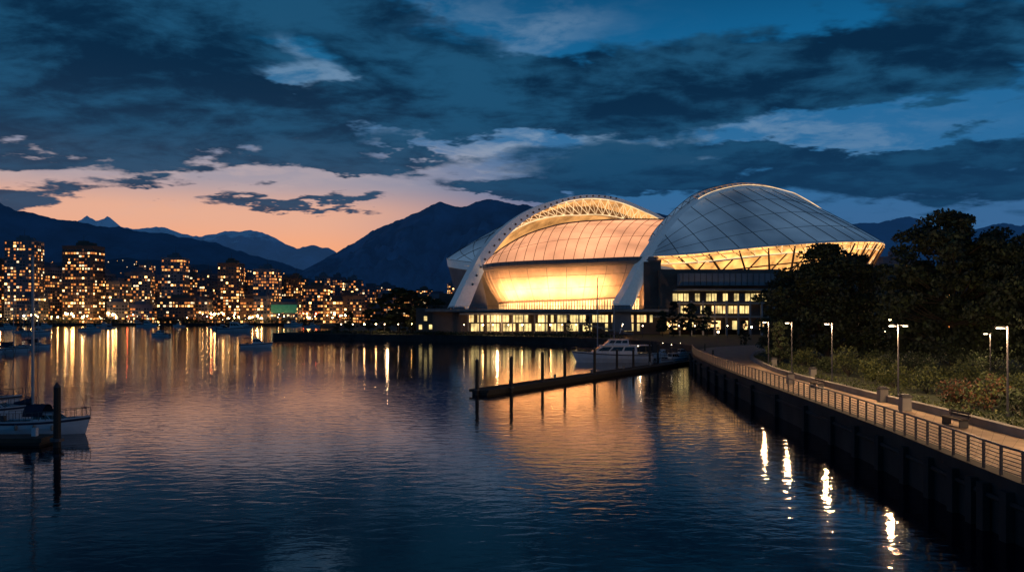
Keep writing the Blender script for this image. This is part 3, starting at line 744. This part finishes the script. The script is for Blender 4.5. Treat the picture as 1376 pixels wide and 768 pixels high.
# ------------------------------------------------------------ boats
def hull(mb,L,B,Hh,mat,deck,stripe=None):
    n=14; sec=[]
    for i in range(n+1):
        t_=i/n; x=-L/2+L*t_
        hb=B/2*(.86+.14*math.sin(min(1,t_*2)*math.pi/2))*(1-max(0,(t_-.4)/.6)**2.3)+.01
        zs=Hh*(1+.38*t_*t_)
        sec.append([Vector((x,-hb,zs)),Vector((x-.03*L*t_,-hb*.93,zs*.45)),Vector((x-.06*L*t_,-hb*.72,0)),Vector((x-.08*L*t_,0,-.35)),
                    Vector((x-.06*L*t_,hb*.72,0)),Vector((x-.03*L*t_,hb*.93,zs*.45)),Vector((x,hb,zs))])
    mb.grid(sec,mat); mb.face(sec[0],mat)
    mb.grid([[s[0]-Vector((0,0,.08)) for s in sec],[s[6]-Vector((0,0,.08)) for s in sec]],deck)
    if stripe:
        for k in (0,6):
            sg=-1 if k==0 else 1
            mb.grid([[s[k]+Vector((0,sg*.012,-.10)) for s in sec],[s[k]+Vector((0,sg*.0,-.26)) for s in sec]],stripe)
    return sec
def cabin(mb,x0,x1,z0,z1,b0,b1,mat,rf=.5,rb=.15,win=True,winmat=None):
    h_=z1-z0
    bot=[(x0,-b0),(x1,-b0*.75),(x1,b0*.75),(x0,b0)]; top=[(x0+rb*h_,-b1),(x1-rf*h_*1.6,-b1*.8),(x1-rf*h_*1.6,b1*.8),(x0+rb*h_,b1)]
    Bv=[Vector((x,y,z0)) for x,y in bot]; T=[Vector((x,y,z1)) for x,y in top]
    mb.face(T,mat)
    cen=sum(Bv+T,Vector())/8
    for i in range(4):
        j=(i+1)%4; mb.face([Bv[i],Bv[j],T[j],T[i]],mat)
        if win:
            q=[Bv[i].lerp(T[i],.38),Bv[j].lerp(T[j],.38),Bv[j].lerp(T[j],.86),Bv[i].lerp(T[i],.86)]
            m_=sum(q,Vector())/4; out=(m_-cen); out.z=0; out.normalize()
            for s0,s1 in ((.06,.32),(.36,.64),(.68,.94)):
                mb.face([q[0].lerp(q[1],s0)+out*.02,q[0].lerp(q[1],s1)+out*.02,q[3].lerp(q[2],s1)+out*.02,q[3].lerp(q[2],s0)+out*.02],winmat or mat_glass)
    mb.box(((T[0].x+T[1].x)/2,0,z1+.04),(T[1].x-T[0].x+.3,b1*2+.15,.08),mat)
def rail(mb,sec,i0,i1,hh):
    for k in (0,6):
        pts=[s[k] for s in sec[i0:i1]]
        for p in pts: mb.tube(p,p+Vector((0,0,hh)),.02,.02,mat_rail,4,False)
        mb.path([p+Vector((0,0,hh)) for p in pts],.022,mat_rail,4)
def yacht(loc,rz,L=15):
    mb=MB(); sec=hull(mb,L,4.6,1.5,mat_white,mat_conc,mat_navy)
    cabin(mb,-L*.30,L*.28,1.55,3.1,1.9,1.7,mat_white,.9,.1)
    cabin(mb,-L*.20,L*.10,3.18,4.2,1.5,1.3,mat_white,.7,.1)
    for x in (-L*.22,L*.0):
        for y in (-1.3,1.3): mb.tube((x,y,3.1),(x,y,5.2),.04,.04,mat_rail,4)
    mb.box((-L*.11,0,5.25),(L*.28,2.9,.1),mat_navy)
    mb.tube((-L*.1,0,5.3),(-L*.14,0,7.0),.09,.05,mat_white,6); mb.box((-L*.12,0,6.1),(.3,1.1,.14),mat_white); mb.tube((-L*.2,.8,5.2),(-L*.24,.8,8.2),.02,.01,mat_rail,4)
    mb.box((-L*.4,0,1.7),(L*.16,3.6,.1),mat_wood); mb.box((-L*.53,0,.35),(1.1,3.6,.12),mat_wood)
    for x in (-L*.46,-L*.32):
        for y in (-1.9,1.9): mb.tube((x,y,1.4),(x,y,3.1),.04,.04,mat_rail,4)
    mb.box((-L*.37,0,3.15),(L*.2,4.0,.09),mat_white)
    rail(mb,sec,6,15,.75)
    mb.ball((-L*.36,-1.9,2.95),.1,mat_lampw,6,4); mb.ball((-L*.14,0,7.05),.08,mat_lampw,6,4)
    o=mb.build('motor_yacht',loc,rz); light('deck_light','POINT',(-L*.36,0,2.8),60,(1,.75,.45),parent=o,size=.1)
def motorboat(loc,rz,L=7,name='motorboat'):
    s=L/7; mb=MB(); sec=hull(mb,7,2.5,.9,mat_white,mat_conc,mat_navy)
    cabin(mb,-.9,1.9,.85,2.1,1.0,.9,mat_white,.8,.05)
    mb.box((-1.75,0,2.2),(2.1,2.0,.07),mat_navy)
    for y in (-.9,.9): mb.tube((-2.6,y,.8),(-2.6,y,2.2),.03,.03,mat_rail,4)
    mb.box((-3.6,0,.6),(.45,.5,.9),mat_steel); mb.box((-2.1,0,1.0),(.6,1.6,.35),mat_navy)
    mb.tube((0,.5,2.0),(-.2,.5,3.8),.03,.02,mat_rail,4); mb.ball((-.2,.5,3.85),.07,mat_lampw,6,4); rail(mb,sec,8,15,.5)
    return mb.build(name,loc,rz,scale=s)
def sailboat(loc,rz,L=8.5,mast=12.5,cover=mat_navy,mxf=.08):
    mb=MB(); sec=hull(mb,L,L*.31,.95,mat_white,mat_conc,mat_navy)
    cabin(mb,-L*.12,L*.24,.9,1.45,L*.11,L*.095,mat_white,.9,.3)
    mx=L*mxf
    mb.tube((mx,0,.9),(mx,0,mast),.12,.08,mat_alu,8)
    for z in (mast*.45,mast*.72): mb.tube((mx,-L*.09,z),(mx,L*.09,z),.03,.03,mat_alu,4)
    mb.tube((mx,0,2.1),(-L*.36-.4,0,2.15),.06,.05,mat_alu,6)
    P=[Vector((mx-.1,0,2.35)),Vector((mx-L*.08,0,2.3)),Vector((-L*.28,0,2.22)),Vector((-L*.36,0,2.2))]
    for (p,q_,r1,r2_) in zip(P[:-1],P[1:],(.26,.22,.17),(.22,.17,.09)): mb.tube(p,q_,r1,r2_,cover,8)
    for q_ in ((L*.47,0,1.3),(-L*.49,0,1.0),(mx-.1,-L*.15,1.0),(mx-.1,L*.15,1.0)):
        mb.tube(q_,(mx,0,mast-.15),.014,.014,mat_rail,4,False)
    arcs=[]
    for x in (L*.02,-L*.08,-L*.2):
        arcs.append([Vector((x,math.cos(t_)*L*.12,1.3+math.sin(t_)*.85)) for t_ in [math.pi*k/8 for k in range(9)]])
    mb.grid(arcs,cover)
    rail(mb,sec,0,15,.6); mb.box((-L*.49,0,.9),(.3,.35,.8),mat_steel)
    for k in range(3): mb.ball((-L*.25+k*L*.2,-L*.16,.55),.13,mat_conc,6,4,1.7)
    return mb.build('sailboat',loc,rz)
yacht((18.6,150,0),math.pi+.06)
sailboat((gx(808,166),166,0),math.pi,10,16.5)
sailboat((gx(829,185),185,0),math.pi,8,11)
for u,v,L,ang_ in [(345,467,8.5,.3),(215,452,9,2.9),(122,445,13,0),(198,439,16,.1),(166,435.5,18,3.0),(316,446,18,.1),(300,444,12,.3),(395,438,16,0),(268,436,14,3),(50,450,12,.2),(905,487,6,.3),(890,480,5.5,2.8),(916,478,5,.2),(350,436,12,.2),(90,436,14,.1),(240,439,10,3.1),(60,440,12,0),(140,438,12,.2),(420,440,12,.1),(10,442,12,.1),(330,440,12,3.0),(185,437,16,.2)]:
    d=9180/(v-425); motorboat((gx(u,d),d,0),ang_,L)
sailboat((-33.9,58.5,0),.02,6.4,12.9,mxf=-.15); sailboat((gx(-16,66),66,0),.1,7.5,9.5); sailboat((gx(-30,74),74,0),.05,8,10)
sailboat((gx(14,190),190,0),.1,9,13); sailboat((gx(-25,178),178,0),.1,9,12); sailboat((gx(48,215),215,0),.15,8,12)
sailboat((gx(420,700),700,0),.1,10,14); sailboat((gx(148,560),560,0),.1,9,13); sailboat((gx(30,420),420,0),.1,9,13); sailboat((gx(288,600),600,0),.1,9,13)
mb=MB(); mb.box((-40,53.6,.35),(18,2.0,.3),mat_wood,.03); mb.box((-40,53.6,.05),(17.6,1.7,.4),mat_pile,.03); mb.box((-32,53.9,.75),(.3,.3,.6),mat_white)
mb.build('marina_float')
mb=MB(); mb.tube((0,0,-3),(0,0,3.9),.25,.22,mat_pile,12); mb.tube((0,0,3.9),(0,0,4.2),.25,.04,mat_concd,12); mb.tube((0,0,.4),(0,0,.6),.42,.42,mat_steel,12)
mb.build('mooring_pile',(-29.6,52.3,0))
print('objects',len(bpy.data.objects))
